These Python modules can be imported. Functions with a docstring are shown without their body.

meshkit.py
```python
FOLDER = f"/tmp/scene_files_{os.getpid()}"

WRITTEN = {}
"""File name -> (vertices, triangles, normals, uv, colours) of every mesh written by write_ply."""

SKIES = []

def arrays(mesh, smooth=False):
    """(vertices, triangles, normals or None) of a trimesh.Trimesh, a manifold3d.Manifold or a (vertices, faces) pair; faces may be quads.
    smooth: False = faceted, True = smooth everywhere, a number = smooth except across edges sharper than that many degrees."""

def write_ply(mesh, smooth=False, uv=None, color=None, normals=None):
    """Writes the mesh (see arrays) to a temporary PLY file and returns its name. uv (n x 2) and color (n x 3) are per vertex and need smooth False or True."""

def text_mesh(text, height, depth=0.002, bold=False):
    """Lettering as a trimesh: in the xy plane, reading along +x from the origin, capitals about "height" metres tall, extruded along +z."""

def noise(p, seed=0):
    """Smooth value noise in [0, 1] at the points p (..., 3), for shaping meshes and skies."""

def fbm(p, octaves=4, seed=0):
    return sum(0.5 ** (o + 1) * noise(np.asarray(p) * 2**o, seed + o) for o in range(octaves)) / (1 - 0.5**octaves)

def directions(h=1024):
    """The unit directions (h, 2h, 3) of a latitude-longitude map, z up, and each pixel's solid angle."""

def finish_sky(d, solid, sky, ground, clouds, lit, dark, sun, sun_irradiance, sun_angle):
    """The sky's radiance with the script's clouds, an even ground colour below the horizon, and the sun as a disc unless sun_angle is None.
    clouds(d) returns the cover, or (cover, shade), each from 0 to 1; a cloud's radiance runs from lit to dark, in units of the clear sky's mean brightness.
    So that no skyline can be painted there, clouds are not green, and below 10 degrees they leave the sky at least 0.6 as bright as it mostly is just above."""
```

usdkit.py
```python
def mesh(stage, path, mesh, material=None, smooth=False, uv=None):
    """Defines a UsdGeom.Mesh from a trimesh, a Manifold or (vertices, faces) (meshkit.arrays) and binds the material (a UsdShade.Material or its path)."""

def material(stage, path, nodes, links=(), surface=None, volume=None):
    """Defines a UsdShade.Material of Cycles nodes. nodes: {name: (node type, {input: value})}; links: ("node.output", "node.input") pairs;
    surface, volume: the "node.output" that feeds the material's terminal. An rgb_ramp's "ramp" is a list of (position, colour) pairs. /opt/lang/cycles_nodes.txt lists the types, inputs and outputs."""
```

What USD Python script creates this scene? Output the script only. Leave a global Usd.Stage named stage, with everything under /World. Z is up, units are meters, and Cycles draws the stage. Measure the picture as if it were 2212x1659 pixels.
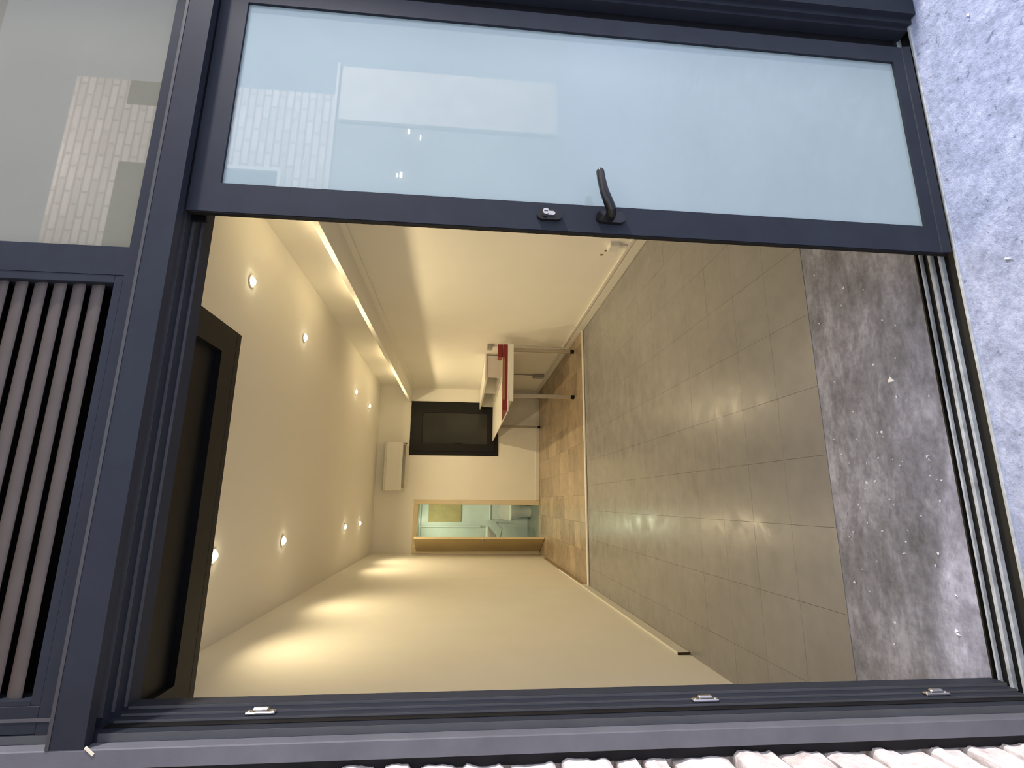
import math, random
import numpy as np
import trimesh
import manifold3d as m3
import usdkit, meshkit
from shapely.geometry import Polygon
from pxr import Usd, UsdGeom, UsdLux, Gf, Sdf

rng = random.Random(7)
stage = Usd.Stage.CreateInMemory()
UsdGeom.SetStageUpAxis(stage, UsdGeom.Tokens.z)
UsdGeom.SetStageMetersPerUnit(stage, 1.0)
W = UsdGeom.Xform.Define(stage, '/World')
stage.SetDefaultPrim(W.GetPrim())
UsdGeom.Scope.Define(stage, '/World/Looks')

# ------------------------------------------------------------------ camera, sky, light, exposure
# X runs right along the shop front, Y into the shop, Z up. The phone was held on its side, so the picture lies on its side too.
EYE = (0.0, -1.2065, 1.38)
ROWS = ((0.9741308567, -0.2241269345, 0.0289169718),    # to the right of the upright view
        (0.0078512268, -0.0943173020, -0.9955112279),   # down
        (0.2258482505, 0.9699852389, -0.0901177228))    # forward
cam = UsdGeom.Camera.Define(stage, '/World/camera')
r, d, f = (Gf.Vec3d(*v) for v in ROWS)
cam.AddTransformOp().Set(Gf.Matrix4d(d[0], d[1], d[2], 0, r[0], r[1], r[2], 0, -f[0], -f[1], -f[2], 0, EYE[0], EYE[1], EYE[2], 1))
cam.CreateHorizontalApertureAttr(36.0)
cam.CreateVerticalApertureAttr(27.0)
cam.CreateFocalLengthAttr(36.0 * 1098.586 / 2212)
cam.CreateClippingRangeAttr(Gf.Vec2f(0.02, 500))
cam.CreateExposureAttr(0.12)
cam.CreateFStopAttr(0.0)

sky = UsdLux.DomeLight.Define(stage, '/World/sky')
sky.CreateColorAttr(Gf.Vec3f(0.79, 0.87, 1.04))
sky.CreateIntensityAttr(0.455)
SPOT_POWER = 1180.0
SPOT_COLOR = (1.0, 0.80, 0.47)

# ------------------------------------------------------------------ helpers
names = {}


def numbered(parent, name):
    n = names.get((parent, name), 0)
    names[(parent, name)] = n + 1
    return f'{parent}/{name}' + (f'_{n:03d}' if n else '')


def path_of(parent):
    return '/World' if parent is None else str(parent.GetPath())


def tag(p, label=None, cat=None, group=None, kind=None):
    for k, v in (('label', label), ('category', cat), ('group', group), ('kind', kind)):
        if v:
            p.SetCustomDataByKey(k, v)
    return p


def obj(name, mesh, mat, parent=None, label=None, cat=None, group=None, kind=None, smooth=30):
    p = usdkit.mesh(stage, numbered(path_of(parent), name), mesh, MAT[mat], smooth=smooth).GetPrim()
    return tag(p, label, cat, group, kind)


def thing(name, label, cat, group=None, kind=None):
    x = UsdGeom.Xform.Define(stage, numbered('/World', name))
    return tag(x.GetPrim(), label, cat, group, kind)


def holder(name, parent, label=None):
    return tag(UsdGeom.Xform.Define(stage, numbered(path_of(parent), name)).GetPrim(), label)


def box(x0, x1, y0, y1, z0, z1, b=0.0):
    x0, x1 = min(x0, x1), max(x0, x1); y0, y1 = min(y0, y1), max(y0, y1); z0, z1 = min(z0, z1), max(z0, z1)
    if b <= 0:
        m = trimesh.creation.box((x1 - x0, y1 - y0, z1 - z0))
        m.apply_translation(((x0 + x1) / 2, (y0 + y1) / 2, (z0 + z1) / 2))
        return m
    b = min(b, (x1 - x0) / 2.01, (y1 - y0) / 2.01, (z1 - z0) / 2.01)
    pts = []
    for x in (x0, x1):
        for y in (y0, y1):
            for z in (z0, z1):
                sx, sy, sz = (1 if x == x0 else -1), (1 if y == y0 else -1), (1 if z == z0 else -1)
                pts += [(x, y + sy * b, z + sz * b), (x + sx * b, y, z + sz * b), (x + sx * b, y + sy * b, z)]
    return trimesh.convex.convex_hull(np.array(pts))


def cat_(*ms):
    return trimesh.util.concatenate(list(ms))


def prism(poly, axis, a, b):
    """poly in (u, v): axis 'Z' -> (x, y); axis 'X' -> (y, z); axis 'Y' -> (x, z). Extruded from a to b."""
    m = trimesh.creation.extrude_polygon(Polygon(poly), b - a, engine='earcut')
    v = m.vertices.copy()
    v[:, 2] += a
    if axis == 'X':
        v = v[:, [2, 0, 1]]
    elif axis == 'Y':
        v = v[:, [0, 2, 1]]
    out = trimesh.Trimesh(v, m.faces, process=False)
    if out.volume < 0:
        out.invert()
    return out


def tube(pts, rad, n=10):
    """A capped round tube along a polyline; rad one number or one per point."""
    pts = np.asarray(pts, float)
    rad = np.broadcast_to(np.asarray(rad, float), (len(pts),))
    t = np.gradient(pts, axis=0)
    t /= np.linalg.norm(t, axis=1, keepdims=True)
    ref = np.array([0, 0, 1.0]) if abs(t[:, 2]).max() < 0.9 else np.array([1.0, 0, 0]) if abs(t[:, 0]).max() < 0.9 else np.array([0, 1.0, 0])
    v = []
    for p, q, rr in zip(pts, t, rad):
        a = np.cross(ref, q); a /= np.linalg.norm(a)
        c = np.cross(q, a)
        for k in range(n):
            w = 2 * math.pi * k / n
            v.append(p + rr * (math.cos(w) * a + math.sin(w) * c))
    fa = []
    for i in range(len(pts) - 1):
        for k in range(n):
            k2 = (k + 1) % n
            fa += [(i * n + k, i * n + k2, (i + 1) * n + k2), (i * n + k, (i + 1) * n + k2, (i + 1) * n + k)]
    e = len(pts) - 1
    fa += [(0, k + 1, k) for k in range(1, n - 1)] + [(e * n, e * n + k, e * n + k + 1) for k in range(1, n - 1)]
    return trimesh.Trimesh(np.array(v), np.array(fa), process=False)


def cyl(p, q, rad, n=24):
    return tube([p, q], rad, n)


def lathe(profile, n=32, at=(0, 0, 0)):
    """profile: (r, z) from bottom to top, closed where r = 0."""
    m = trimesh.creation.revolve(np.array(profile, float), sections=n)
    m.apply_translation(at)
    return m


def hulls(balls):
    """Union of the hulls of neighbouring balls (x, y, z, r)."""
    out = []
    for a, b in zip(balls[:-1], balls[1:]):
        s = [m3.Manifold.sphere(q[3], 20).translate(q[:3]) for q in (a, b)]
        out.append(m3.Manifold.batch_hull(s))
    return m3.Manifold.batch_boolean(out, m3.OpType.Add)


def stadium(cx, cz, hw, hh, n=10):
    """Rounded slot outline in (x, z), taller than wide."""
    pts = []
    for k in range(n + 1):
        w = math.pi * k / n
        pts.append((cx + hw * math.cos(w), cz + hh - hw + hw * math.sin(w)))
    for k in range(n + 1):
        w = math.pi + math.pi * k / n
        pts.append((cx + hw * math.cos(w), cz - hh + hw + hw * math.sin(w)))
    return pts


def frame4(o, x0, x1, z0, z1, w, y0, y1, mat, nm=('stile', 'rail')):
    obj(nm[0], prism([(x0, z0), (x0 + w, z0 + w), (x0 + w, z1 - w), (x0, z1)], 'Y', y0, y1), mat, o)
    obj(nm[0], prism([(x1, z0), (x1 - w, z0 + w), (x1 - w, z1 - w), (x1, z1)], 'Y', y0, y1), mat, o)
    obj(nm[1], prism([(x0, z1), (x0 + w, z1 - w), (x1 - w, z1 - w), (x1, z1)], 'Y', y0, y1), mat, o)
    obj(nm[1], prism([(x0, z0), (x0 + w, z0 + w), (x1 - w, z0 + w), (x1, z0)], 'Y', y0, y1), mat, o)




# ------------------------------------------------------------------ materials
MAT = {}
L = '/World/Looks/'


def plain(name, color, rough=0.5, spec=0.5, metallic=0.0, var=0.0, scale=6.0, bump=0.0, bscale=60.0, coat=0.0, detail=5, dark=None):
    """Principled surface; var mixes two tones by a world-space noise, bump adds fine relief."""
    n = {'p': ('principled_bsdf', {'base_color': color, 'roughness': rough, 'specular_ior_level': spec, 'metallic': metallic, 'coat_weight': coat, 'coat_roughness': 0.03})}
    l = []
    if var or bump:
        n['g'] = ('geometry', {})
    if var:
        lo = dark or tuple(c * (1 - var) for c in color)
        hi = tuple(min(1, c * (1 + var)) for c in color)
        n['n'] = ('noise_texture', {'scale': scale, 'detail': detail, 'roughness': 0.6})
        n['r'] = ('rgb_ramp', {'ramp': [(0.3, lo), (0.7, hi)]})
        l += [('g.position', 'n.vector'), ('n.fac', 'r.fac'), ('r.color', 'p.base_color')]
    if bump:
        n['bn'] = ('noise_texture', {'scale': bscale, 'detail': 4, 'roughness': 0.6})
        n['b'] = ('bump', {'strength': bump, 'distance': 0.004})
        l += [('g.position', 'bn.vector'), ('bn.fac', 'b.height'), ('b.normal', 'p.normal')]
    MAT[name] = usdkit.material(stage, L + name, n, l, surface='p.BSDF')


plain('anthracite', (0.025, 0.029, 0.039), 0.55, 0.12, var=0.10, scale=9, bump=0.06, bscale=900)
plain('anthracite_mid', (0.085, 0.085, 0.090), 0.55, 0.3, var=0.12, scale=8)  # lighter tone stands in for light on the front-facing frame steps
plain('anthracite_lip', (0.055, 0.055, 0.058), 0.5, 0.3)  # paler tone that paints the highlight along the lintel edge
plain('anthracite_worn', (0.125, 0.127, 0.142), 0.6, 0.3, var=0.14, scale=7, bump=0.10, bscale=400)
plain('anthracite_dark', (0.006, 0.006, 0.0058), 0.5, 0.3)
plain('dark_wood', (0.07, 0.05, 0.025), 0.8, 0.2)
plain('rubber', (0.004, 0.004, 0.005), 0.6, 0.25)
plain('slat_paint', (0.078, 0.062, 0.054), 0.5, 0.4, var=0.12, scale=12)
plain('void_black', (0.004, 0.004, 0.004), 0.9, 0.1)
plain('black_lacquer', (0.012, 0.011, 0.011), 0.16, 0.5)
plain('chrome', (0.62, 0.59, 0.57), 0.3, 0.5, metallic=1.0)
plain('steel', (0.55, 0.53, 0.50), 0.32, 0.5, metallic=1.0)
plain('rail_metal', (0.38, 0.41, 0.43), 0.45, 0.5, var=0.35, scale=22, bump=0.15, bscale=120)
plain('wall_paint', (0.87, 0.845, 0.775), 0.85, 0.25, var=0.02, scale=2.2, bump=0.10, bscale=220)
plain('ceiling_paint', (0.86, 0.835, 0.77), 0.9, 0.2)
plain('white_trim', (0.78, 0.75, 0.68), 0.4, 0.5)
plain('white_plastic', (0.80, 0.78, 0.72), 0.35, 0.5)
plain('grey_plastic', (0.33, 0.32, 0.29), 0.4, 0.5)
plain('varnished_wood', (0.50, 0.375, 0.16), 0.25, 0.5, var=0.06, scale=3, coat=0.4)
plain('cream_wood', (0.72, 0.60, 0.38), 0.28, 0.5, var=0.05, scale=3, coat=0.3)
plain('dark_glass', (0.030, 0.032, 0.030), 0.12, 0.5, var=0.2, scale=2)
plain('red_board', (0.20, 0.018, 0.018), 0.5, 0.4)
plain('brown_edge', (0.30, 0.15, 0.075), 0.6, 0.3)
plain('aluminium', (0.46, 0.41, 0.34), 0.35, 0.5, metallic=0.7)
plain('ceramic', (0.74, 0.76, 0.72), 0.12, 0.5)
plain('bath_tile', (0.72, 0.76, 0.70), 0.25, 0.5, var=0.05, scale=4)
plain('bath_floor', (0.22, 0.23, 0.20), 0.4, 0.5, var=0.15, scale=6)
plain('towel', (0.46, 0.36, 0.18), 0.8, 0.2, var=0.08, scale=9)
plain('mortar', (0.32, 0.25, 0.21), 0.95, 0.1, var=0.3, scale=30, bump=0.4, bscale=80)
plain('joint_grout', (0.20, 0.18, 0.15), 0.9, 0.1)
plain('shard_white', (0.92, 0.92, 0.95), 0.25, 0.6)
plain('chip_cream', (0.85, 0.78, 0.60), 0.6, 0.3)
plain('silicone', (0.92, 0.88, 0.78), 0.5, 0.4)
plain('facade_stone', (0.70, 0.62, 0.56), 0.9, 0.2, var=0.12, scale=3, bump=0.3, bscale=12)
plain('facade_render', (0.33, 0.34, 0.32), 0.9, 0.2, var=0.08, scale=1)

# frosted safety glass: a milky body with a polished face; the pane above the leaf has overhead shade mixed into its colour
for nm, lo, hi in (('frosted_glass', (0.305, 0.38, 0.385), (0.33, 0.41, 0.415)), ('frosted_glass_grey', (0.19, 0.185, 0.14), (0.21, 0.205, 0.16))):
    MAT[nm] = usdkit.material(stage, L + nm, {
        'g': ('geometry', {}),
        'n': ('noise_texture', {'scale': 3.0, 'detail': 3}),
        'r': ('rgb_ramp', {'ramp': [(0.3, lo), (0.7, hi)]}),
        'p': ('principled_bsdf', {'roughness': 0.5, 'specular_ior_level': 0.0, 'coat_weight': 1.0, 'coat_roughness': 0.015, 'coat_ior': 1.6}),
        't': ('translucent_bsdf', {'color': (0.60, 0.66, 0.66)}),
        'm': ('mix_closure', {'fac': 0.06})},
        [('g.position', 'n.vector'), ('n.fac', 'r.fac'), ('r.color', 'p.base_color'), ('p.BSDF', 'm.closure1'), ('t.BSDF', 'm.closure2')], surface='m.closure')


def floor_mat(name, lo, hi, rough, scale, rand, spec=0.5, bump=0.05, stain=None):
    n = {'g': ('geometry', {}), 'o': ('object_info', {}),
         'n': ('noise_texture', {'scale': scale, 'detail': 6, 'roughness': 0.65}),
         'r': ('rgb_ramp', {'ramp': [(0.3, lo), (0.7, hi)]}),
         'k': ('map_range', {'from_min': 0.0, 'from_max': 1.0, 'to_min': 1 - rand, 'to_max': 1 + rand}),
         'v': ('hsv', {}),
         'n2': ('noise_texture', {'scale': scale * 2.3, 'detail': 4}),
         'rr': ('map_range', {'from_min': 0.3, 'from_max': 0.7, 'to_min': rough * 0.75, 'to_max': rough * 1.3}),
         'b': ('bump', {'strength': bump, 'distance': 0.003}),
         'p': ('principled_bsdf', {'specular_ior_level': spec})}
    l = [('g.position', 'n.vector'), ('n.fac', 'r.fac'), ('r.color', 'v.color'), ('o.random', 'k.value'), ('k.result', 'v.value'), ('v.color', 'p.base_color'),
         ('g.position', 'n2.vector'), ('n2.fac', 'rr.value'), ('rr.result', 'p.roughness'), ('n2.fac', 'b.height'), ('b.normal', 'p.normal')]
    MAT[name] = usdkit.material(stage, L + name, n, l, surface='p.BSDF')


floor_mat('floor_tile', (0.245, 0.236, 0.232), (0.285, 0.274, 0.272), 0.26, 3.0, 0.02)
floor_mat('marble_tile', (0.30, 0.225, 0.15), (0.43, 0.335, 0.235), 0.34, 4.0, 0.22)


def mottled(name, stops, scale, scale2, rough, bump, bscale, stretch=(1, 1, 1), rot=0.0, spots=None):
    """Concrete: two octaves of smear plus dark pits."""
    n = {'g': ('geometry', {}), 'm': ('mapping', {'scale': stretch, 'rotation': (0, 0, rot)}),
         'n': ('noise_texture', {'scale': scale, 'detail': 5, 'roughness': 0.72, 'distortion': 0.15}),
         'r': ('rgb_ramp', {'ramp': stops}),
         'n2': ('noise_texture', {'scale': scale2, 'detail': 5, 'roughness': 0.7}),
         'r2': ('rgb_ramp', {'ramp': [(0.30, (0.70, 0.70, 0.71)), (0.72, (1.18, 1.18, 1.18))]}),
         'x': ('mix_color', {'blend_type': 'multiply', 'fac': 1.0, 'use_clamp': False}),
         'b': ('bump', {'strength': bump, 'distance': 0.006}),
         'bn': ('noise_texture', {'scale': bscale, 'detail': 4, 'roughness': 0.65}),
         'p': ('principled_bsdf', {'roughness': rough, 'specular_ior_level': 0.4})}
    l = [('g.position', 'm.vector'), ('m.vector', 'n.vector'), ('n.fac', 'r.fac'), ('g.position', 'n2.vector'), ('n2.fac', 'r2.fac'),
         ('r.color', 'x.a'), ('r2.color', 'x.b'), ('g.position', 'bn.vector'), ('bn.fac', 'b.height'), ('b.normal', 'p.normal')]
    out = 'x.result'
    if spots:
        n['w'] = ('noise_texture', {'scale': spots, 'detail': 3, 'roughness': 0.5, 'distortion': 0.4})
        n['wr'] = ('rgb_ramp', {'ramp': [(0.0, (0.50, 0.50, 0.52)), (0.30, (0.62, 0.62, 0.64)), (0.345, (1, 1, 1))]})
        n['y'] = ('mix_color', {'blend_type': 'multiply', 'fac': 1.0, 'use_clamp': False})
        l += [('g.position', 'w.vector'), ('w.fac', 'wr.fac'), (out, 'y.a'), ('wr.color', 'y.b')]
        out = 'y.result'
    l += [(out, 'p.base_color')]
    MAT[name] = usdkit.material(stage, L + name, n, l, surface='p.BSDF')


mottled('screed', [(0.34, (0.145, 0.15, 0.185)), (0.5, (0.275, 0.283, 0.355)), (0.64, (0.47, 0.485, 0.60))], 4.0, 34.0, 0.55, 0.25, 70, stretch=(0.7, 1.6, 1), rot=0.5)
mottled('pavement', [(0.28, (0.265, 0.305, 0.415)), (0.5, (0.37, 0.42, 0.57)), (0.7, (0.50, 0.55, 0.72))], 12.0, 60.0, 0.9, 0.6, 130, spots=48)
mottled('rough_stone', [(0.30, (0.72, 0.63, 0.57)), (0.5, (0.86, 0.78, 0.73)), (0.7, (0.95, 0.90, 0.87))], 9.0, 40.0, 0.9, 0.45, 70)
MAT['lamp_white'] = usdkit.material(stage, L + 'lamp_white', {'e': ('emission', {'color': (1.0, 0.96, 0.88), 'strength': 14.0})}, [], surface='e.emission')
MAT['course_stone'] = usdkit.material(stage, L + 'course_stone', {
    'g': ('geometry', {}), 'm': ('mapping', {'rotation': (math.pi / 2, 0, 0), 'scale': (1, 1, 1)}),
    'b': ('brick_texture', {'color1': (0.80, 0.70, 0.66), 'color2': (0.62, 0.54, 0.51), 'mortar': (0.40, 0.36, 0.34), 'scale': 1.0, 'mortar_size': 0.018, 'mortar_smooth': 0.3, 'brick_width': 0.42, 'row_height': 0.115}),
    'p': ('principled_bsdf', {'roughness': 0.9, 'specular_ior_level': 0.2})},
    [('g.position', 'm.vector'), ('m.vector', 'b.vector'), ('b.color', 'p.base_color')], surface='p.BSDF')
MAT['bulb'] = usdkit.material(stage, L + 'bulb', {'e': ('emission', {'color': (1.0, 0.86, 0.60), 'strength': 30.0})}, [], surface='e.emission')

# ------------------------------------------------------------------ measures
XL, XR, YB, ZC = -0.88, 2.017, 8.016, 2.908      # shop: side walls, back wall, ceiling
XU = 2.045                                       # right wall above the ledge
YF = 0.13                                        # inner face of the shop front
YT = 0.626                                       # where the tiles begin
YM = 4.47                                        # where the marble begins
ZM = 0.015

# ------------------------------------------------------------------ the street
obj('pavement', box(-6, 7, -9, 0.0, -0.20, -0.004), 'pavement', label='rough bluish grey concrete pavement in front of the shop door', cat='pavement', kind='structure')

# stone pier left of the door, its long face looking across the doorway
pier = thing('stone_wall', 'pale pinkish wall of rough stones beside the door frame', 'stone wall', kind='structure')
obj('mortar', box(-1.25, -0.548, -1.25, 0.10, -0.10, 3.4), 'mortar', pier)
zc = [0.02, 0.09, 0.165, 0.255, 0.342, 0.414, 0.479, 0.584, 0.69, 0.796, 0.928, 0.992, 1.053, 1.165, 1.274, 1.37, 1.462, 1.529, 1.619, 1.71, 1.80, 1.90]
for i, (z0, z1) in enumerate(zip(zc[:-1], zc[1:])):
    y = 0.055 + rng.uniform(-0.012, 0.008)
    while y > -1.2:
        ln = rng.uniform(0.16, 0.34)
        g = rng.uniform(0.004, 0.008)
        s = box(0, 1, 0, 1, 0, 1, 0.10)
        s = s.subdivide().subdivide()
        v = np.array(s.vertices)
        dpt = 0.06 + rng.uniform(-0.006, 0.008)
        q = np.stack([-0.585 + v[:, 0] * dpt, y - ln + g + v[:, 1] * (ln - 2 * g), z0 + g + v[:, 2] * (z1 - z0 - 2 * g)], 1)
        bulge = meshkit.fbm(q * np.array([14, 14, 22]), 3, seed=i) - 0.5
        q[:, 0] += bulge * 0.030 * (v[:, 0] > 0.45)
        q[:, 1] += (meshkit.fbm(q * 20 + 7, 2, seed=40 + i) - 0.5) * 0.016
        q[:, 2] += (meshkit.fbm(q * 16 + 3, 2, seed=80 + i) - 0.5) * 0.014
        obj('stone', trimesh.Trimesh(q, s.faces, process=False), 'rough_stone', pier, smooth=45)
        y -= ln

# house across the street: courses of pale stone beside plain render
obj('wall_pier', box(2.06, 2.9, -0.20, -0.001, -0.10, 3.4), 'facade_stone', label='pale masonry pier right of the shop front, outside the picture', cat='wall', kind='structure')
obj('soffit', box(-1.25, 2.9, -0.48, -0.001, 3.15, 3.5), 'facade_stone', label='added masonry lintel, unseen above the shop front, shading its upper part', cat='lintel', kind='structure')  # added out of view to darken the upper shop front
opp = thing('opposite_house', 'pale stone house front across the street behind the viewer', 'building', kind='structure')
HY = -6.0
obj('wall', box(3.2, 6.41, HY - 0.4, HY, 3.60, 7.54), 'course_stone', opp)
obj('wall', box(1.5, 6.9, HY - 0.4, HY, -0.2, 3.56), 'facade_render', opp)
obj('pilaster', box(5.90, 6.90, HY, HY + 0.08, -0.2, 3.52), 'facade_stone', opp)
obj('string_course', box(3.15, 6.95, HY - 0.4, HY + 0.10, 3.5605, 3.5995), 'facade_stone', opp)
for x0, x1, z0, z1 in ((5.97, 6.405, 6.20, 6.75), (3.3, 4.955, 5.6, 6.69), (3.3, 4.90, 4.35, 5.10)):
    h = holder('window', opp)
    obj('pane', box(x0, x1, HY + 0.001, HY + 0.006, z0, z1), 'dark_glass', h)
h2 = holder('window_surround', opp)
frame4(h2, 3.25, 4.965, 4.30, 5.15, 0.05, HY + 0.0065, HY + 0.05, 'white_trim')
for x, z, w, hh in ((5.79, 2.41, 0.07, 0.03), (5.69, 2.22, 0.08, 0.02), (4.98, 2.55, 0.045, 0.025), (4.99, 2.49, 0.09, 0.035)):
    obj('wall_lamp', box(x - w / 2, x + w / 2, HY + 0.03, HY + 0.06, z - hh / 2, z + hh / 2), 'lamp_white', opp)
lan = thing('street_lamp', 'added unseen lamp on the house across the street, brightening its stone front', 'added lamp')  # added out of view to brighten the house mirrored in the glass
obj('arm', tube([(5.0, HY + 0.002, 8.6), (5.0, HY + 0.5, 8.9), (5.0, HY + 1.55, 8.9)], 0.03, 10), 'anthracite', lan)
obj('head', box(4.86, 5.14, HY + 1.25, HY + 1.75, 8.80, 8.869, 0.01), 'anthracite', lan)
sl = UsdLux.RectLight.Define(stage, '/World/street_lamp/lamp')
sl.CreateWidthAttr(0.2); sl.CreateHeightAttr(0.4); sl.CreateIntensityAttr(1000.0); sl.CreateColorAttr(Gf.Vec3f(1.0, 0.93, 0.90))
sl.AddTranslateOp().Set(Gf.Vec3d(5.0, HY + 1.5, 8.74)); sl.AddRotateXOp().Set(-58.0)

lan2 = thing('street_lamp', 'added unseen lamp farther right along the street front, brightening the stone wall', 'added lamp')  # added out of view to brighten the stone pier
obj('arm', tube([(7.0, -0.02, 3.95), (7.0, -0.8, 4.05), (7.0, -1.6, 4.0)], 0.03, 10), 'anthracite', lan2)
obj('head', lathe([(0, 0.0), (0.20, 0.0), (0.22, 0.03), (0.10, 0.10), (0, 0.12)], 24, (7.0, -1.6, 3.86)), 'anthracite', lan2)
s2l = UsdLux.SphereLight.Define(stage, '/World/street_lamp_001/lamp')
s2l.CreateRadiusAttr(0.19); s2l.CreateIntensityAttr(1850.0); s2l.CreateColorAttr(Gf.Vec3f(1.0, 0.92, 0.90))
s2l.AddTranslateOp().Set(Gf.Vec3d(7.0, -1.6, 3.64))

# ------------------------------------------------------------------ the shop front: fixed frame
fr = thing('door_frame', 'dark anthracite aluminium frame around the sliding glass door', 'door frame', kind='structure')
JL = [(-0.51, 0.0), (-0.452, 0.0), (-0.452, 0.045), (-0.4465, 0.045), (-0.4465, 0.067), (-0.4415, 0.067),
      (-0.4415, 0.090), (-0.435, 0.090), (-0.435, 0.130), (-0.51, 0.130)]
obj('left_jamb', prism(JL, 'Z', 0.0, 2.80), 'anthracite', fr)
for x0, x1, y in ((-0.4675, -0.4525, 0.0), (-0.4515, -0.4467, 0.045), (-0.4462, -0.4417, 0.067), (-0.4412, -0.4355, 0.090)):
    obj('profile_lip', box(x0, x1, y - 0.0012, y - 0.0001, 0.0, 2.083), 'anthracite_mid', fr)  # thin strips with the light on each front step put into their colour
obj('cover_profile', prism([(-0.502, -0.030), (-0.470, -0.030), (-0.468, -0.028), (-0.468, -0.0002), (-0.502, -0.0002)], 'Z', 0.0, 2.80), 'anthracite_worn', fr, label='dusty outer face of the left jamb')
obj('seal', cat_(box(-0.4555, -0.4505, 0.022, 0.043, 0.02, 2.09), box(-0.526, -0.5025, -0.018, 0.10, 0.0, 2.8)), 'rubber', fr)
LT = [(-0.030, 2.157), (-0.030, 2.088), (-0.006, 2.088), (-0.006, 2.115), (0.030, 2.115), (0.030, 2.0975), (0.056, 2.0975), (0.056, 2.0905), (0.086, 2.0905),
      (0.086, 2.0835), (0.130, 2.0835), (0.130, 2.20), (0.0, 2.20), (0.0, 2.160)]
obj('lintel', prism(LT, 'X', -0.4675, 1.80), 'anthracite', fr)
for z0, z1, y in ((2.098, 2.1145, 0.030), (2.0908, 2.0972, 0.056), (2.0838, 2.0902, 0.086)):
    obj('profile_lip', box(-0.4345, 1.45, y - 0.0012, y - 0.0001, z0, z1), 'anthracite_mid', fr)  # same painted-in light on the front steps of the lintel
obj('seal', box(-0.45, 1.60, -0.004, 0.028, 2.1105, 2.1148), 'rubber', fr)
JR = [(1.60, -0.030), (1.512, -0.030), (1.512, -0.012), (1.494, -0.012), (1.494, 0.004), (1.482, 0.004), (1.482, 0.046), (1.452, 0.046), (1.452, 0.056),
      (1.452, 0.130), (1.60, 0.130)]
obj('right_jamb', prism(JR, 'Z', 0.0, 2.087), 'anthracite', fr)
obj('seal', box(1.4525, 1.481, 0.040, 0.0458, 0.02, 2.08), 'rubber', fr)
# sill with its running rails
obj('sill', cat_(box(-0.452, 1.512, 0.0, 0.126, -0.03, -0.012), box(-0.452, 1.512, 0.1215, 0.126, -0.012, 0.000)), 'anthracite_dark', fr)
for y0, y1, z1 in ((0.1070, 0.1125, 0.000), (0.0730, 0.0825, 0.002), (0.0425, 0.0505, 0.003)):
    obj('rail', box(-0.449, 1.512, y0, y1, -0.012, z1, 0.0015), 'rail_metal', fr, label='worn bare metal running rail')
obj('sill_edge', box(-0.45, 1.512, -0.004, 0.0045, -0.012, 0.0015, 0.001), 'rail_metal', fr)
for z in (1.797, 0.807, 0.226):
    h = holder('strike_plate', fr, 'shiny metal lock strike on the left jamb')
    obj('plate', box(-0.4465, -0.4400, 0.050, 0.066, z - 0.031, z + 0.031, 0.002), 'chrome', h)
    obj('hook_box', box(-0.4402, -0.4330, 0.052, 0.064, z - 0.017, z + 0.017, 0.003), 'chrome', h)
    for s in (-1, 1):
        obj('screw', lathe([(0, 0), (0.0035, 0), (0.003, 0.0015), (0, 0.0018)], 12).apply_transform(trimesh.transformations.rotation_matrix(math.pi / 2, (0, 1, 0))).apply_translation((-0.4400, 0.058, z + s * 0.024)), 'chrome', h)
mull = [(0.520, 0.0), (0.593, 0.0), (0.593, 0.05), (0.52, 0.05)]
obj('mullion', prism(mull, 'Z', 2.2, 2.80), 'anthracite', fr)
obj('left_post', box(-0.4515, -0.40, 0.0, 0.05, 2.1995, 2.8, 0.002), 'anthracite', fr)
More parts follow.
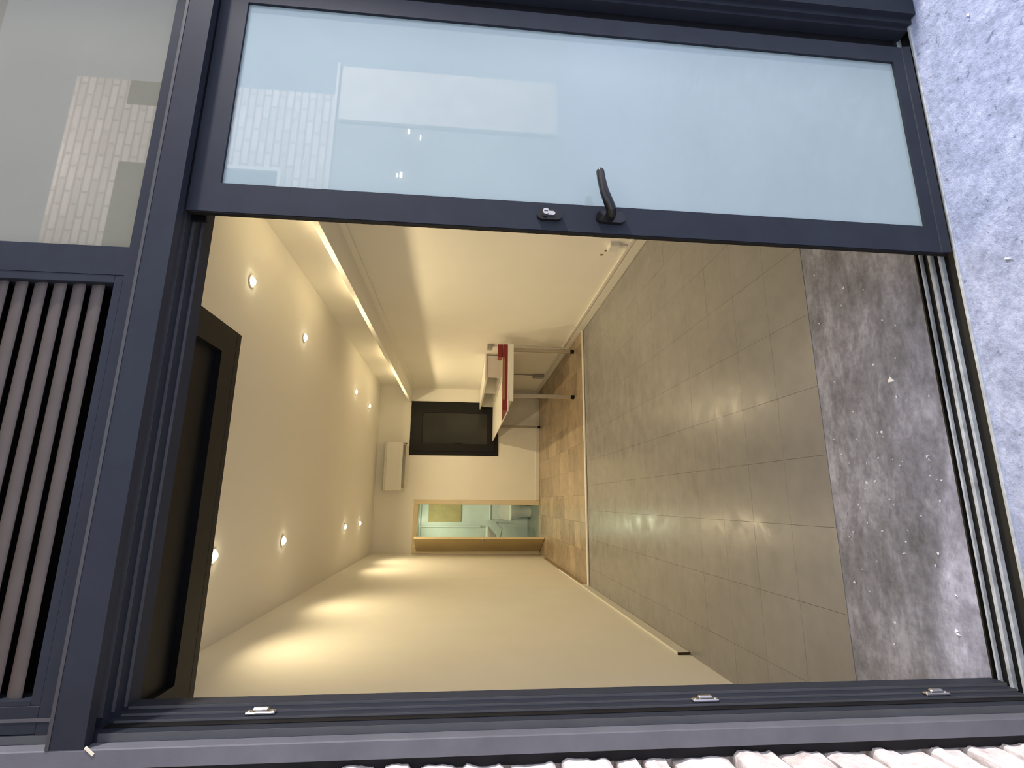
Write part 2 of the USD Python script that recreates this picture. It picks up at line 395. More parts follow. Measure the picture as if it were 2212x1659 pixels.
for x0, x1 in ((-0.4672, -0.4526), (-0.4285, -0.4225)):
    obj('profile_lip', box(x0, x1, -0.0013, -0.0001, 2.161, 2.78), 'anthracite_mid', fr)
obj('profile_lip', box(-0.4675, 1.8, -0.0312, -0.0301, 2.1495, 2.1565), 'anthracite_lip', fr)  # edge highlight painted as a thin paler strip
obj('fixed_stile', box(1.36, 1.4522, 0.058, 0.100, 0.002, 2.0835), 'anthracite', fr)
obj('brush_seal', box(0.70, 1.4515, 0.0462, 0.0555, 2.060, 2.0972), 'rubber', fr)
obj('top_rail', box(-0.4675, 1.8, 0.0, 0.13, 2.78, 2.86), 'anthracite', fr)

# sliding leaf
leaf = thing('door_1', 'sliding door leaf of frosted glass in a dark frame, with black lever handle', 'door', kind='structure')
lx0, lx1, lz0, lz1 = 0.702, 1.4106, 0.018, 2.086
gx0, gx1, gz0, gz1 = 0.7825, 1.3523, 0.076, 2.0145
Y0, Y1 = 0.0, 0.016


def mitred(a, b, c, d_, y0, y1, axis):
    return prism([a, b, c, d_], axis, y0, y1)


obj('stile', prism([(lx0, lz0), (gx0, gz0), (gx0, gz1), (lx0, lz1)], 'Y', Y0, Y1), 'anthracite', leaf)
obj('stile', prism([(lx1, lz0), (gx1, gz0), (gx1, gz1), (lx1, lz1)], 'Y', Y0, Y1), 'anthracite', leaf)
obj('rail', prism([(lx0, lz1), (gx0, gz1), (gx1, gz1), (lx1, lz1)], 'Y', Y0, Y1), 'anthracite', leaf)
obj('rail', prism([(lx0, lz0), (gx0, gz0), (gx1, gz0), (lx1, lz0)], 'Y', Y0, Y1), 'anthracite', leaf)
obj('drip_edge', prism([(-0.006, 0.016), (0.0, 0.016), (0.0, 0.042), (-0.002, 0.040)], 'X', lx0, lx1), 'anthracite', leaf)
obj('pane', box(gx0 - 0.012, gx1 + 0.012, 0.008, 0.0150, gz0 - 0.012, gz1 + 0.012), 'frosted_glass', leaf)
obj('edge_seal', box(lx0 - 0.003, lx0 - 0.0002, 0.002, 0.0165, lz0, lz1), 'rubber', leaf)
for x0, x1, z0, z1 in ((lx0 + 0.026, gx0 - 0.002, lz0 + 0.01, lz1 - 0.01), (gx1 + 0.002, lx1 - 0.01, lz0 + 0.01, lz1 - 0.01), (gx0 - 0.0015, gx1 + 0.0015, gz1 + 0.002, lz1 - 0.01), (gx0 - 0.0015, gx1 + 0.0015, lz0 + 0.01, gz0 - 0.002)):
    obj('inner_bar', box(x0, x1, 0.0162, 0.045, z0, z1), 'anthracite_dark', leaf)
lock = holder('lock', leaf)
obj('rosette', prism(stadium(0.744, 1.172, 0.0155, 0.034), 'Y', -0.010, -0.0002), 'black_lacquer', lock)
obj('cylinder', prism(stadium(0.744, 1.175, 0.0058, 0.017, 8), 'Y', -0.016, -0.0095), 'chrome', lock, label='bare metal lock cylinder with keyhole')
obj('plug', cyl((0.744, -0.024, 1.184), (0.744, -0.0155, 1.184), 0.0085, 24), 'chrome', lock)
obj('keyhole', box(0.7435, 0.7448, -0.0246, -0.0238, 1.179, 1.189), 'void_black', lock)
hand = holder('handle', leaf)
obj('rosette', prism(stadium(0.746, 1.006, 0.0165, 0.040), 'Y', -0.012, -0.0002), 'black_lacquer', hand)
lev = hulls([(0.746, -0.008, 1.008, 0.0140), (0.745, -0.030, 1.011, 0.0135), (0.751, -0.046, 1.017, 0.0135), (0.767, -0.055, 1.027, 0.0128), (0.789, -0.058, 1.036, 0.0120),
             (0.824, -0.057, 1.042, 0.0112), (0.848, -0.055, 1.044, 0.0108)])
obj('lever', lev, 'black_lacquer', hand, smooth=60)

# fixed light above the leaf
w1 = thing('window_1', 'fixed frosted glass pane above the sliding door leaf', 'window', kind='structure')
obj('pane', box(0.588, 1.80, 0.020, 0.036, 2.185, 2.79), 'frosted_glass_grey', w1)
obj('glazing_bead', box(0.593, 1.80, 0.002, 0.0195, 2.188, 2.2005, 0.001), 'anthracite', w1)

# louvre above the opening
lv = thing('louvre', 'dark ventilation louvre with sloping slats above the door opening', 'louvre')
obj('rim', cat_(box(-0.40, 0.52, 0.001, 0.05, 2.2005, 2.220, 0.001), box(0.500, 0.520, 0.001, 0.05, 2.22, 2.78, 0.001), box(-0.40, -0.392, 0.001, 0.05, 2.22, 2.78)), 'anthracite', lv)
obj('backing', cat_(box(-0.40, 0.52, 0.100, 0.112, 2.2005, 2.78), box(-0.40, -0.3925, 0.0502, 0.0998, 2.2005, 2.78), box(0.5005, 0.52, 0.0502, 0.0998, 2.2005, 2.78), box(-0.3924, 0.5004, 0.0502, 0.0998, 2.2005, 2.206)), 'void_black', lv)
z = 2.2465
while z < 2.74:
    ca, sa = math.cos(math.radians(74)), math.sin(math.radians(74))
    prof = []
    for k in range(14):
        w = 2 * math.pi * k / 14
        u, t = 0.0185 * math.cos(w), 0.006 * math.sin(w)
        prof.append((0.022 + u * ca - t * sa, z + 0.020 + u * sa + t * ca))
    obj('slat', prism(prof, 'X', -0.3915, 0.4995), 'slat_paint', lv, smooth=50)
    z += 0.0425

# inner sash of that opening, swung open into the room and lying level
sa_ = thing('transom_sash', 'black framed inner sash swung open level below the ceiling, above the door opening', 'window sash')
sx0, sx1, sy0, sy1, sz = -0.62, 0.578, 0.135, 0.600, 2.193
fw = 0.095
for p4 in ([(sx0, sy0), (sx1, sy0), (sx1 - fw, sy0 + fw), (sx0 + fw, sy0 + fw)], [(sx0, sy1), (sx1, sy1), (sx1 - fw, sy1 - fw), (sx0 + fw, sy1 - fw)],
           [(sx0, sy0), (sx0 + fw, sy0 + fw), (sx0 + fw, sy1 - fw), (sx0, sy1)], [(sx1, sy0), (sx1 - fw, sy0 + fw), (sx1 - fw, sy1 - fw), (sx1, sy1)]):
    obj('rail', prism(p4, 'Z', sz, sz + 0.045), 'anthracite_dark', sa_)
obj('panel', box(sx0 + fw - 0.01, sx1 - fw + 0.01, sy0 + fw - 0.01, sy1 - fw + 0.01, sz + 0.022, sz + 0.034), 'anthracite_dark', sa_)
obj('seal', box(sx0 + 0.01, sx1 - 0.012, sy1 + 0.0005, sy1 + 0.008, sz + 0.010, sz + 0.044), 'rubber', sa_)
obj('flange', box(sx0, sx1 + 0.006, sy1 + 0.0085, sy1 + 0.046, sz + 0.004, sz + 0.062, 0.004), 'anthracite_dark', sa_)

# ------------------------------------------------------------------ the shop: shell
T = 0.15
obj('wall_left', box(XL - T, XL, YF, YB, -0.1, ZC), 'wall_paint', label='plain cream white left wall of the empty shop', cat='wall', kind='structure')
obj('wall_right', cat_(box(XR, XR + T, YF, YB, -0.1, 2.40), box(XU, XU + T, YF, YB, 2.40, ZC)), 'wall_paint', label='cream white right wall below a projecting ledge', cat='wall', kind='structure')
DX0, DX1, DZ = -0.800, -0.040, 2.160
obj('wall_back', cat_(box(XL - T, DX0, YB, YB + 0.10, -0.1, ZC), box(DX0, DX1, YB, YB + 0.10, DZ, ZC), box(DX1, 0.80, YB, YB + 0.10, -0.1, ZC), box(0.80, 1.775, YB, YB + 0.10, -0.1, 0.768),
                      box(0.80, 1.775, YB, YB + 0.10, 2.352, ZC), box(1.775, XU + T, YB, YB + 0.10, -0.1, ZC)), 'wall_paint', label='cream white back wall with a dark window and a doorway', cat='wall', kind='structure')
obj('wall_front', cat_(box(XL - T, -0.511, 0.0, YF, -0.1, ZC + 0.1), box(1.601, XU + T, 0.0, YF, -0.1, 2.2), box(1.801, XU + T, 0.0, YF, 2.2, ZC + 0.1), box(-0.511, 1.801, 0.0, YF, 2.861, ZC + 0.1)), 'wall_paint',
    label='inner side of the street wall around the door frame', cat='wall', kind='structure')
obj('ceiling', box(XL - T, XU + T, YF, YB + 0.10, ZC, ZC + 0.12), 'ceiling_paint', label='plain cream white ceiling with eight small spotlights', cat='ceiling', kind='structure')
obj('trim_1', cat_(box(1.750, XU, YF, YB, 2.355, 2.402, 0.003), box(1.996, XR, YF, YB, 2.300, 2.355)), 'wall_paint', label='projecting white ledge running along the right wall under the ceiling', cat='ledge', kind='structure')

fl = thing('floor', 'smooth beige grey tiled floor of the front shop', 'floor', kind='structure')
obj('bed', box(XL - 0.02, XR + 0.02, YT, YM, -0.10, -0.010), 'joint_grout', fl)
xs = [XL + 0.002, -0.685, -0.3845, -0.084, 0.1855, 0.455, 0.7555, 1.056, 1.3565, 1.657, XR - 0.002]
ys = [YT]
y = 0.892
while y < YM - 0.02:
    ys.append(y); y += 0.283
ys.append(YM - 0.004)
for x0, x1 in zip(xs[:-1], xs[1:]):
    for y0, y1 in zip(ys[:-1], ys[1:]):
        g = 0.0005
        dz = rng.uniform(-0.0002, 0.0002)
        obj('tile', box(x0 + g, x1 - g, y0 + g, y1 - g, -0.0099, dz), 'floor_tile', fl, smooth=False)
obj('screed_strip', box(XL - 0.02, XR + 0.02, 0.1265, YT - 0.0005, -0.10, -0.0016), 'screed', label='stained bare concrete strip inside the door sill', cat='floor strip', kind='structure')

mf = thing('marble_floor', 'brownish marble tiled floor at the back of the shop', 'floor', kind='structure')
obj('bed', box(XL - 0.02, XR + 0.02, YM + 0.001, YB + 0.10, -0.10, ZM - 0.010), 'joint_grout', mf)
ym = [YM + 0.052 + 0.30 * k for k in range(12)] + [YB + 0.098]
for j, (y0, y1) in enumerate(zip(ym[:-1], ym[1:])):
    xm = [XL + 0.002] + [x for x in np.arange(-0.82 + (j % 2) * 0.0, 2.0, 0.30)] + [XR - 0.002]
    for x0, x1 in zip(xm[:-1], xm[1:]):
        obj('tile', box(x0 + 0.0006, x1 - 0.0006, y0 + 0.0006, y1 - 0.0006, ZM - 0.0099, ZM + rng.uniform(-0.0003, 0.0003)), 'marble_tile', mf, smooth=False)
obj('trim_2', box(XL + 0.001, XR - 0.001, YM + 0.002, YM + 0.050, -0.0095, ZM + 0.003, 0.002), 'white_trim', label='thin white strip between the beige tiles and the marble floor', cat='threshold strip', kind='structure')

bl = thing('baseboard_left', 'low painted baseboard along the left wall', 'baseboard', kind='structure')
obj('board', box(XL, XL + 0.014, 2.00, 4.575, 0.0008, 0.079, 0.003), 'white_trim', bl)
obj('cut_end', box(XL, XL + 0.0135, 1.996, 1.9995, 0.001, 0.078), 'dark_wood', bl)
obj('marble_piece', box(XL, XL + 0.012, 4.582, YB - 0.72, ZM + 0.001, 0.066, 0.002), 'marble_tile', bl)
obj('sealant', tube([(XL + 0.006, 4.60, 0.070), (XL + 0.006, 5.0, 0.071), (XL + 0.006, 5.85, 0.070)], 0.006, 8), 'silicone', bl)
br = thing('baseboard_right', 'low painted baseboard with a cable duct along the right wall', 'baseboard', kind='structure')
obj('board', box(XR - 0.014, XR, YF + 0.01, 4.465, 0.0008, 0.080, 0.003), 'white_trim', br)
obj('board', box(XR - 0.014, XR, 4.472, YB - 0.002, ZM + 0.001, 0.088, 0.003), 'white_trim', br)
obj('cable_duct', box(XR - 0.017, XR, YF + 0.01, 6.60, 0.096, 0.124, 0.003), 'white_trim', br)
obj('baseboard_back', cat_(box(0.032, XR - 0.015, YB - 0.013, YB, ZM + 0.001, 0.085, 0.003)), 'white_trim', label='white baseboard along the foot of the back wall', cat='baseboard', kind='structure')

# ------------------------------------------------------------------ ceiling spotlights
spots = [(-0.340, 2.254, 'ceiling spotlight nearest the door in the left row, partly behind the dark sash'), (-0.340, 3.510, 'second ceiling spotlight from the door in the left row'),
         (-0.335, 5.866, 'third ceiling spotlight from the door in the left row'), (-0.330, 6.846, 'ceiling spotlight in the left row nearest the back wall'),
         (1.500, 2.283, 'ceiling spotlight nearest the door in the right row beside the ledge'), (1.490, 3.519, 'second ceiling spotlight from the door in the right row'),
         (1.475, 5.893, 'third ceiling spotlight from the door in the right row'), (1.470, 6.942, 'ceiling spotlight in the right row nearest the back wall')]
for x, y, lab in spots:
    t = thing('ceiling_spotlight', lab, 'spotlight', 'ceiling spotlights')
    ring = lathe([(0.030, -0.001), (0.044, -0.001), (0.047, -0.004), (0.044, -0.008), (0.032, -0.010), (0.030, -0.001)], 32, (x, y, ZC))
    obj('ring', ring, 'white_plastic', t)
    obj('bulb', lathe([(0, -0.030), (0.014, -0.028), (0.026, -0.020), (0.0295, -0.010), (0.0295, -0.002), (0, -0.002)], 24, (x, y, ZC)), 'bulb', t, smooth=True)
    li = UsdLux.SphereLight.Define(stage, str(t.GetPath()) + '/lamp')
    li.CreateRadiusAttr(0.030)
    li.CreateIntensityAttr(SPOT_POWER)
    li.CreateColorAttr(Gf.Vec3f(*SPOT_COLOR))
    li.AddTranslateOp().Set(Gf.Vec3d(x, y, ZC - 0.066))
    sp = UsdLux.ShapingAPI.Apply(li.GetPrim()); sp.CreateShapingConeAngleAttr(77.0); sp.CreateShapingConeSoftnessAttr(0.9)

# ------------------------------------------------------------------ back of the shop
w2 = thing('window_2', 'dark window with a broad black frame in the back wall', 'window', kind='structure')


frame4(w2, 0.801, 1.774, 0.769, 2.351, 0.075, YB - 0.012, YB + 0.06, 'anthracite_dark')
frame4(w2, 0.872, 1.703, 0.840, 2.280, 0.135, YB - 0.024, YB + 0.04, 'anthracite_dark', ('sash_stile', 'sash_rail'))
obj('pane', box(1.00, 1.575, YB + 0.004, YB + 0.016, 0.965, 2.155), 'dark_glass', w2)
obj('latch', cat_(box(1.012, 1.026, YB - 0.040, YB - 0.0242, 1.42, 1.56, 0.003),), 'black_lacquer', w2)

# doorway to the washroom
tr = thing('trim_3', 'pale wooden frame around the washroom doorway', 'door frame', kind='structure')
obj('post', box(DX1 - 0.012, DX1 + 0.068, YB - 0.018, YB + 0.10, ZM, DZ + 0.062, 0.004), 'cream_wood', tr)
obj('post', box(DX0 - 0.068, DX0 + 0.012, YB - 0.018, YB + 0.10, ZM, DZ + 0.062, 0.004), 'cream_wood', tr)
obj('head', box(DX0 + 0.0125, DX1 - 0.0125, YB - 0.018, YB + 0.10, DZ - 0.012, DZ + 0.062, 0.004), 'cream_wood', tr)
d2 = thing('door_2', 'pale cream washroom door standing open against the left wall', 'door', kind='structure')
hx, hy, ex, ey = -0.800, YB - 0.022, -0.560, 7.438
ang = math.atan2(ey - hy, ex - hx)
RM = trimesh.transformations.rotation_matrix(ang, (0, 0, 1))
ln = math.hypot(ex - hx, ey - hy)


def at_door(m):
    m = m.copy(); m.apply_transform(RM); m.apply_translation((hx, hy, 0)); return m


obj('leaf', at_door(box(0.0, ln, -0.036, 0.0, ZM + 0.006, 2.145, 0.002)), 'varnished_wood', d2)
obj('edge_strip', at_door(box(ln + 0.0002, ln + 0.005, -0.034, -0.002, ZM + 0.008, 2.143)), 'cream_wood', d2)
dh = holder('handle', d2, 'brass lever handle')
obj('rosette', at_door(cat_(cyl((ln - 0.055, 0.0, 1.03), (ln - 0.055, 0.008, 1.03), 0.024), cyl((ln - 0.055, -0.044, 1.03), (ln - 0.055, -0.036, 1.03), 0.024))), 'steel', dh)
obj('lever', at_door(cat_(tube([(ln - 0.055, 0.008, 1.03), (ln - 0.055, 0.045, 1.03), (ln - 0.07, 0.05, 1.03), (ln - 0.17, 0.05, 1.03)], 0.008), tube([(ln - 0.055, -0.044, 1.03), (ln - 0.055, -0.08, 1.03), (ln - 0.07, -0.086, 1.03), (ln - 0.17, -0.086, 1.03)], 0.008))), 'steel', dh)
for z in (0.30, 1.85):
    obj('hinge', cyl((hx - 0.006, hy - 0.004, z - 0.05), (hx - 0.006, hy - 0.004, z + 0.05), 0.006, 12), 'steel', d2)

# washroom beyond
BY = 9.74
wr = thing('washroom_walls', 'greenish white tiled walls of the small washroom behind the doorway', 'walls', kind='structure')
obj('back', box(-1.20, 0.40, BY, BY + 0.1, -0.1, 2.5), 'bath_tile', wr)
obj('side', box(-1.20, -1.10, YB + 0.10, BY, -0.1, 2.5), 'bath_tile', wr)
obj('side', box(0.30, 0.40, YB + 0.10, BY, -0.1, 2.5), 'bath_tile', wr)
obj('top', box(-1.20, 0.40, YB + 0.10, BY + 0.1, 2.36, 2.46), 'bath_tile', wr)
obj('washroom_floor', box(-1.10, 0.30, YB + 0.10, BY, -0.1, ZM), 'bath_floor', label='grey floor of the washroom behind the doorway', cat='floor', kind='structure')
obj('wall_panel', box(-0.412, 0.06, BY - 0.022, BY - 0.001, 1.40, 2.07, 0.004), 'towel', label='square beige board on the washroom back wall above the toilet', cat='panel')
pp = thing('washroom_pipe', 'white pipe running under the washroom ceiling and down its wall', 'pipe')
obj('run', cat_(tube([(-1.05, BY - 0.05, 2.24), (0.25, BY - 0.05, 2.24)], 0.022, 12)), 'ceramic', pp)
obj('drop', cat_(tube([(-0.50, BY - 0.05, 2.24), (-0.50, BY - 0.05, 1.0)], 0.022, 12)), 'ceramic', pp)

wc = thing('toilet', 'white toilet with cistern seen through the washroom doorway', 'toilet')
tx = -0.185
obj('cistern', box(tx - 0.175, tx + 0.175, BY - 0.20, BY - 0.003, 0.42, 0.79, 0.02), 'ceramic', wc)
obj('cistern_lid', box(tx - 0.185, tx + 0.185, BY - 0.212, BY - 0.003, 0.791, 0.825, 0.012), 'ceramic', wc)


def oval(z, a, b, cy):
    return [(tx + a * math.cos(2 * math.pi * k / 28), cy + b * math.sin(2 * math.pi * k / 28), z) for k in range(28)]


rings = [oval(ZM + 0.001, 0.115, 0.20, BY - 0.42), oval(0.10, 0.105, 0.185, BY - 0.42), oval(0.20, 0.115, 0.20, BY - 0.42), oval(0.32, 0.165, 0.25, BY - 0.415), oval(0.40, 0.185, 0.27, BY - 0.40)]
v = np.array(sum(rings, [])); fa = []
for i in range(len(rings) - 1):
    for k in range(28):
        k2 = (k + 1) % 28
        fa += [(i * 28 + k, i * 28 + k2, (i + 1) * 28 + k2), (i * 28 + k, (i + 1) * 28 + k2, (i + 1) * 28 + k)]
e = (len(rings) - 1) * 28
fa += [(0, k + 1, k) for k in range(1, 27)] + [(e, e + k, e + k + 1) for k in range(1, 27)]
obj('bowl', trimesh.Trimesh(v, np.array(fa), process=False), 'ceramic', wc, smooth=50)
seat = prism([(p[0], p[1]) for p in oval(0, 0.19, 0.225, BY - 0.44)], 'Z', 0.401, 0.420)
obj('seat', seat, 'white_plastic', wc)
lid = seat.copy(); lid.apply_translation((0, BY * -1 + 0.22, -0.41)); lid.apply_transform(trimesh.transformations.rotation_matrix(math.radians(86), (1, 0, 0))); lid.apply_translation((0, BY - 0.236, 0.64))
obj('lid', lid, 'white_plastic', wc, label='toilet lid standing open')

wb = thing('washbasin', 'small white wall washbasin at the left of the washroom', 'washbasin')
bx0, bx1, by0, by1 = -1.098, -0.455, 8.62, 9.02
bowl = m3.Manifold.batch_hull([m3.Manifold.sphere(0.03, 20).translate((x, y, z)) for x, y, z in ((bx0 + 0.03, by0 + 0.03, 0.89), (bx1 - 0.03, by0 + 0.03, 0.89), (bx0 + 0.03, by1 - 0.03, 0.89), (bx1 - 0.03, by1 - 0.03, 0.89),
                               (bx0 + 0.03, by0 + 0.08, 0.76), (bx1 - 0.16, by0 + 0.10, 0.77), (bx0 + 0.03, by1 - 0.08, 0.76), (bx1 - 0.16, by1 - 0.10, 0.77))])
cut = m3.Manifold.batch_hull([m3.Manifold.sphere(0.03, 16).translate((x, y, z)) for x, y, z in ((bx0 + 0.16, by0 + 0.08, 0.94), (bx1 - 0.07, by0 + 0.08, 0.94), (bx0 + 0.16, by1 - 0.08, 0.94), (bx1 - 0.07, by1 - 0.08, 0.94),
                              (bx0 + 0.22, by0 + 0.14, 0.82), (bx1 - 0.18, by0 + 0.14, 0.82), (bx0 + 0.22, by1 - 0.14, 0.82), (bx1 - 0.18, by1 - 0.14, 0.82))])
obj('basin', bowl - cut, 'ceramic', wb, smooth=40)
obj('tap', tube([(bx0 + 0.10, 8.82, 0.91), (bx0 + 0.10, 8.82, 1.03), (bx0 + 0.14, 8.82, 1.06), (bx0 + 0.22, 8.82, 1.05)], 0.012, 12), 'chrome', wb)
obj('trap', cat_(tube([(-0.80, 8.82, 0.75), (-0.80, 8.82, 0.56), (-0.84, 8.82, 0.52), (-0.90, 8.82, 0.55), (-1.095, 8.82, 0.56)], 0.018, 12)), 'grey_plastic', wb)
obj('supply_hose', tube([(-0.70, 8.84, 0.76), (-0.66, 8.90, 0.64), (-0.52, 9.3, 0.58), (-0.44, 9.60, 0.66), (-0.42, BY - 0.002, 0.66)], 0.009, 8), 'grey_plastic', wb)
wl = thing('washroom_lamp', 'fluorescent tube lamp on the washroom ceiling', 'lamp')
obj('housing', box(-0.55, -0.25, 8.75, 9.25, 2.325, 2.36, 0.004), 'white_plastic', wl)
bl_ = UsdLux.RectLight.Define(stage, '/World/washroom_lamp/tube')
bl_.CreateWidthAttr(0.10); bl_.CreateHeightAttr(0.45); bl_.CreateIntensityAttr(70.0); bl_.CreateColorAttr(Gf.Vec3f(0.92, 1.0, 0.68))
bl_.AddTranslateOp().Set(Gf.Vec3d(-0.40, 9.0, 2.318))

ac = thing('air_conditioner', 'white wall air conditioner below the ceiling on the back wall', 'air conditioner')
prof = [(YB - 0.001, 2.765), (YB - 0.13, 2.765), (YB - 0.185, 2.745), (YB - 0.205, 2.70), (YB - 0.205, 2.475), (YB - 0.19, 2.44), (YB - 0.10, 2.405), (YB - 0.001, 2.405)]
obj('body', prism(prof, 'X', 0.175, 1.000), 'white_plastic', ac, smooth=25)
obj('front_panel', prism([(YB - 0.2055, 2.715), (YB - 0.212, 2.705), (YB - 0.212, 2.50), (YB - 0.2055, 2.49)], 'X', 0.180, 0.995), 'white_plastic', ac)
obj('outlet_flap', prism([(YB - 0.186, 2.434), (YB - 0.190, 2.426), (YB - 0.115, 2.398), (YB - 0.110, 2.404)], 'X', 0.22, 0.955), 'grey_plastic', ac)
for x0 in (0.168, 1.0005):
    obj('end_cap', box(x0, x0 + 0.0065, YB - 0.20, YB - 0.001, 2.42, 2.755, 0.002), 'white_plastic', ac)
obj('drain_stub', cyl((0.985, YB - 0.16, 2.405), (0.985, YB - 0.16, 2.375), 0.012, 12), 'black_lacquer', ac)

# ------------------------------------------------------------------ long table and what lies on it
tb = thing('table', 'long white table with metal legs against the right wall', 'table')
tx0, tx1, ty0, ty1, tz = 1.062, 1.905, 4.76, 7.95, 0.878
obj('top', box(tx0, tx1, ty0, ty1, tz - 0.014, tz, 0.002), 'white_plastic', tb)
obj('apron', box(1.182, 1.897, ty0 + 0.002, ty0 + 0.026, 0.806, tz - 0.0145, 0.002), 'white_trim', tb, label='broad white apron at the near end')
obj('apron', box(1.20, 1.222, ty0 + 0.03, ty1 - 0.02, 0.815, tz - 0.0145), 'white_trim', tb)
obj('apron', box(1.875, 1.897, ty0 + 0.03, ty1 - 0.02, 0.815, tz - 0.0145), 'white_trim', tb)
for x, y in ((1.882, 4.960), (1.293, 4.984), (1.328, 7.90), (1.882, 7.90)):
    g = holder('leg', tb)
    obj('tube', box(x - 0.022, x + 0.022, y - 0.022, y + 0.022, ZM + 0.045, tz - 0.0146, 0.004), 'aluminium', g)
    obj('foot', lathe([(0, 0), (0.024, 0), (0.026, 0.01), (0.024, 0.044), (0, 0.044)], 20, (x, y, ZM + 0.0005)), 'rubber', g, label='black plastic foot')
obj('leg_rail', box(1.868, 1.896, 4.985, 7.87, 0.80, 0.8148), 'aluminium', tb)
wedge = [(4.775, tz + 0.001), (5.62, tz + 0.001), (5.60, tz + 0.006), (4.79, tz + 0.060), (4.775, tz + 0.060)]
rb = thing('red_board', 'flat dark red padded board lying along the near edge of the table', 'board')
obj('pad', prism(wedge, 'X', 1.068, 1.893), 'red_board', rb)
obj('edging', box(1.20, 1.72, 4.7705, 4.7745, tz + 0.030, tz + 0.058), 'brown_edge', rb, label='brown edge strip')
obj('red_box', box(1.735, 1.900, 4.80, 4.96, tz + 0.0612, tz + 0.125, 0.004).apply_transform(trimesh.transformations.rotation_matrix(math.radians(-3.5), (1, 0, 0), (1.8, 4.80, tz + 0.061))), 'red_board', label='small dark red box standing on the red board at the wall', cat='box')
obj('paper_sheet', prism([(4.80, tz + 0.0615), (5.30, tz + 0.030), (5.30, tz + 0.034), (4.80, tz + 0.0655)], 'X', 1.42, 1.73), 'white_plastic', label='white sheet lying on the dark red board', cat='paper')
cb = thing('shelf_unit', 'open white shelf unit with two compartments lying on the table', 'shelf unit')
cx0, cx1, cy0, cy1, cz1 = 1.685, 2.000, 5.66, 7.93, 1.098
obj('end_panel', box(cx0, cx1, cy0, cy0 + 0.018, tz + 0.0005, cz1, 0.002), 'white_trim', cb)
obj('end_panel', box(cx0, cx1, cy1 - 0.018, cy1, tz + 0.0005, cz1, 0.002), 'white_trim', cb)
obj('bottom', box(cx0, cx1, cy0 + 0.0185, cy1 - 0.0185, tz + 0.0005, tz + 0.018), 'white_trim', cb)
obj('top', box(cx0, cx1, cy0 + 0.0185, cy1 - 0.0185, cz1 - 0.018, cz1), 'white_trim', cb)
obj('back', box(cx1 - 0.014, cx1, cy0 + 0.0185, cy1 - 0.0185, tz + 0.0185, cz1 - 0.0185), 'cream_wood', cb)
obj('divider', box(cx0, cx1 - 0.0145, 6.72, 6.738, tz + 0.0185, cz1 - 0.0185), 'white_trim', cb)
obj('shelf_board', box(1.640, 2.010, 5.63, 8.0, cz1 + 0.001, cz1 + 0.022, 0.002), 'white_plastic', label='loose white shelf board lying on top of the shelf unit', cat='shelf board')
# sockets and cables on the right wall
s1 = thing('wall_socket', 'white surface socket low on the right wall near the sliding leaf', 'socket')
obj('body', box(XR - 0.040, XR, 2.375, 2.475, 0.195, 0.275, 0.004), 'white_plastic', s1)
obj('conduit', box(XR - 0.016, XR, 2.41, 2.437, 0.1245, 0.1945, 0.002), 'white_plastic', s1)
for yy, zz in ((2.53, 0.268), (2.60, 0.285)):
    obj('wall_hole', lathe([(0, 0), (0.012, 0), (0.012, 0.003), (0, 0.003)], 16).apply_transform(trimesh.transformations.rotation_matrix(-math.pi / 2, (0, 1, 0))).apply_translation((XR, yy, zz)), 'brown_edge',
        label='small dark plugged screw hole beside the socket, ' + ('the nearer one' if yy < 2.55 else 'the farther one'), cat='screw hole')
s2 = thing('wall_socket', 'grey socket box on the right wall just above the near end of the table', 'socket')
obj('body', box(XR - 0.060, XR, 5.17, 5.27, 1.045, 1.115, 0.004), 'grey_plastic', s2)
obj('conduit', tube([(XR - 0.012, 5.22, 1.044), (XR - 0.012, 5.22, 0.13)], 0.008, 8), 'white_plastic', s2)
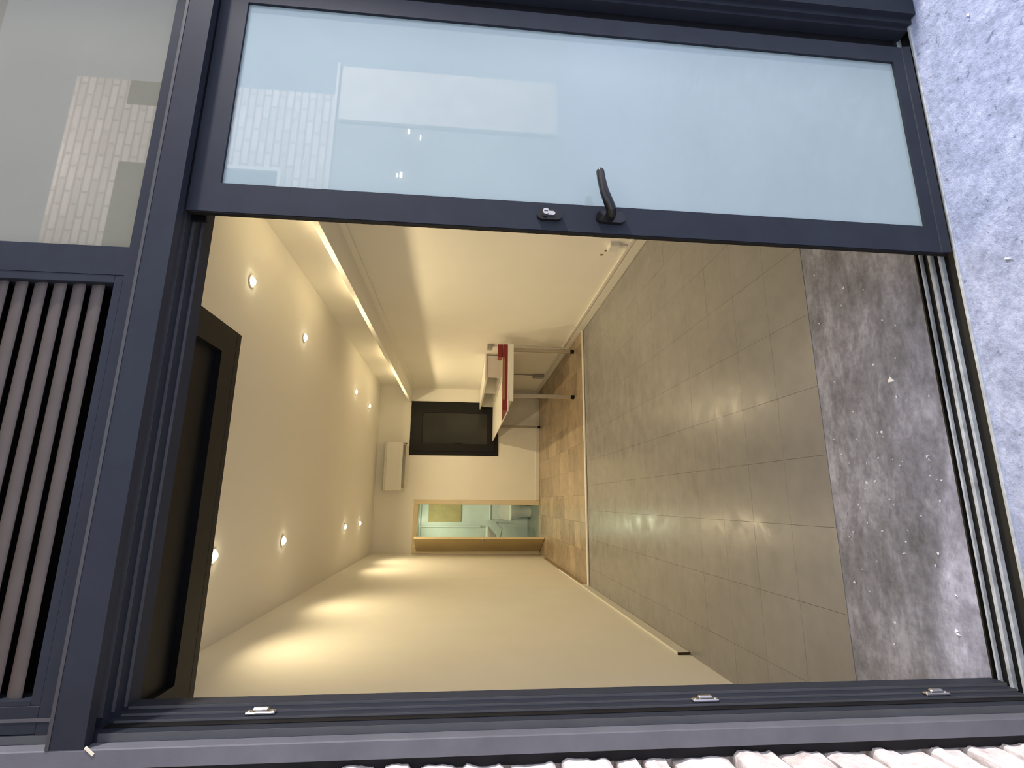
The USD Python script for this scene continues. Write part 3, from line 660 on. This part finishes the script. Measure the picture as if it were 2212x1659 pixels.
cbx = thing('wall_cable', 'dark cable running down the right wall under the table into a plug', 'cable')
obj('wire', tube([(XR - 0.012, 6.72, 0.80), (XR - 0.012, 6.71, 0.5), (XR - 0.02, 6.70, 0.31)], 0.009, 8), 'grey_plastic', cbx)
obj('plug', box(XR - 0.065, XR - 0.001, 6.66, 6.75, 0.126, 0.31, 0.012), 'grey_plastic', cbx)

# ------------------------------------------------------------------ litter
P = np.random.RandomState(3)
sh = []
for k in range(70):
    if k < 40:
        x, y = P.uniform(-0.44, 0.25), P.uniform(0.16, 0.60)
    else:
        x, y = P.uniform(-0.40, 0.9), P.uniform(0.16, 0.60)
    s = P.uniform(0.0012, 0.0034)
    q = trimesh.convex.convex_hull(P.normal(size=(8, 3)) * s * np.array([1, 1, 0.6]))
    q.apply_translation((x, y, -0.0016 - q.bounds[0][2]))
    sh.append(q)
obj('glass_crumbs', cat_(*sh), 'shard_white', label='tiny white glass crumbs strewn over the concrete strip', cat='glass crumbs', kind='stuff', smooth=False)
tri = prism([(0.390, 0.270), (0.409, 0.285), (0.392, 0.297)], 'Z', -0.0015, 0.0019)
obj('glass_shard', tri, 'shard_white', label='larger triangular white shard on the concrete strip', cat='shard', smooth=False)
for (x, y, a, lab) in ((1.35, -0.17, 0.4, 'white pebble chip on the pavement at the right end of the sill'), (0.62, -0.13, 1.3, 'tiny white chip on the pavement in front of the sliding leaf')):
    c = trimesh.convex.convex_hull(P.normal(size=(10, 3)) * np.array([0.006, 0.003, 0.0022]))
    c.apply_transform(trimesh.transformations.rotation_matrix(a, (0, 0, 1)))
    c.apply_translation((x, y, -0.004 - c.bounds[0][2]))
    obj('stone_chip', c, 'shard_white', label=lab, cat='chip', smooth=False)
obj('paint_chip', box(-0.003, 0.003, -0.0005, 0.0005, -0.011, 0.011, 0.0004).apply_transform(trimesh.transformations.rotation_matrix(math.radians(38), (0, 1, 0))).apply_translation((-0.470, -0.0312, 2.076)), 'chip_cream',
    label='small cream flake stuck at the upper corner of the left jamb', cat='flake')
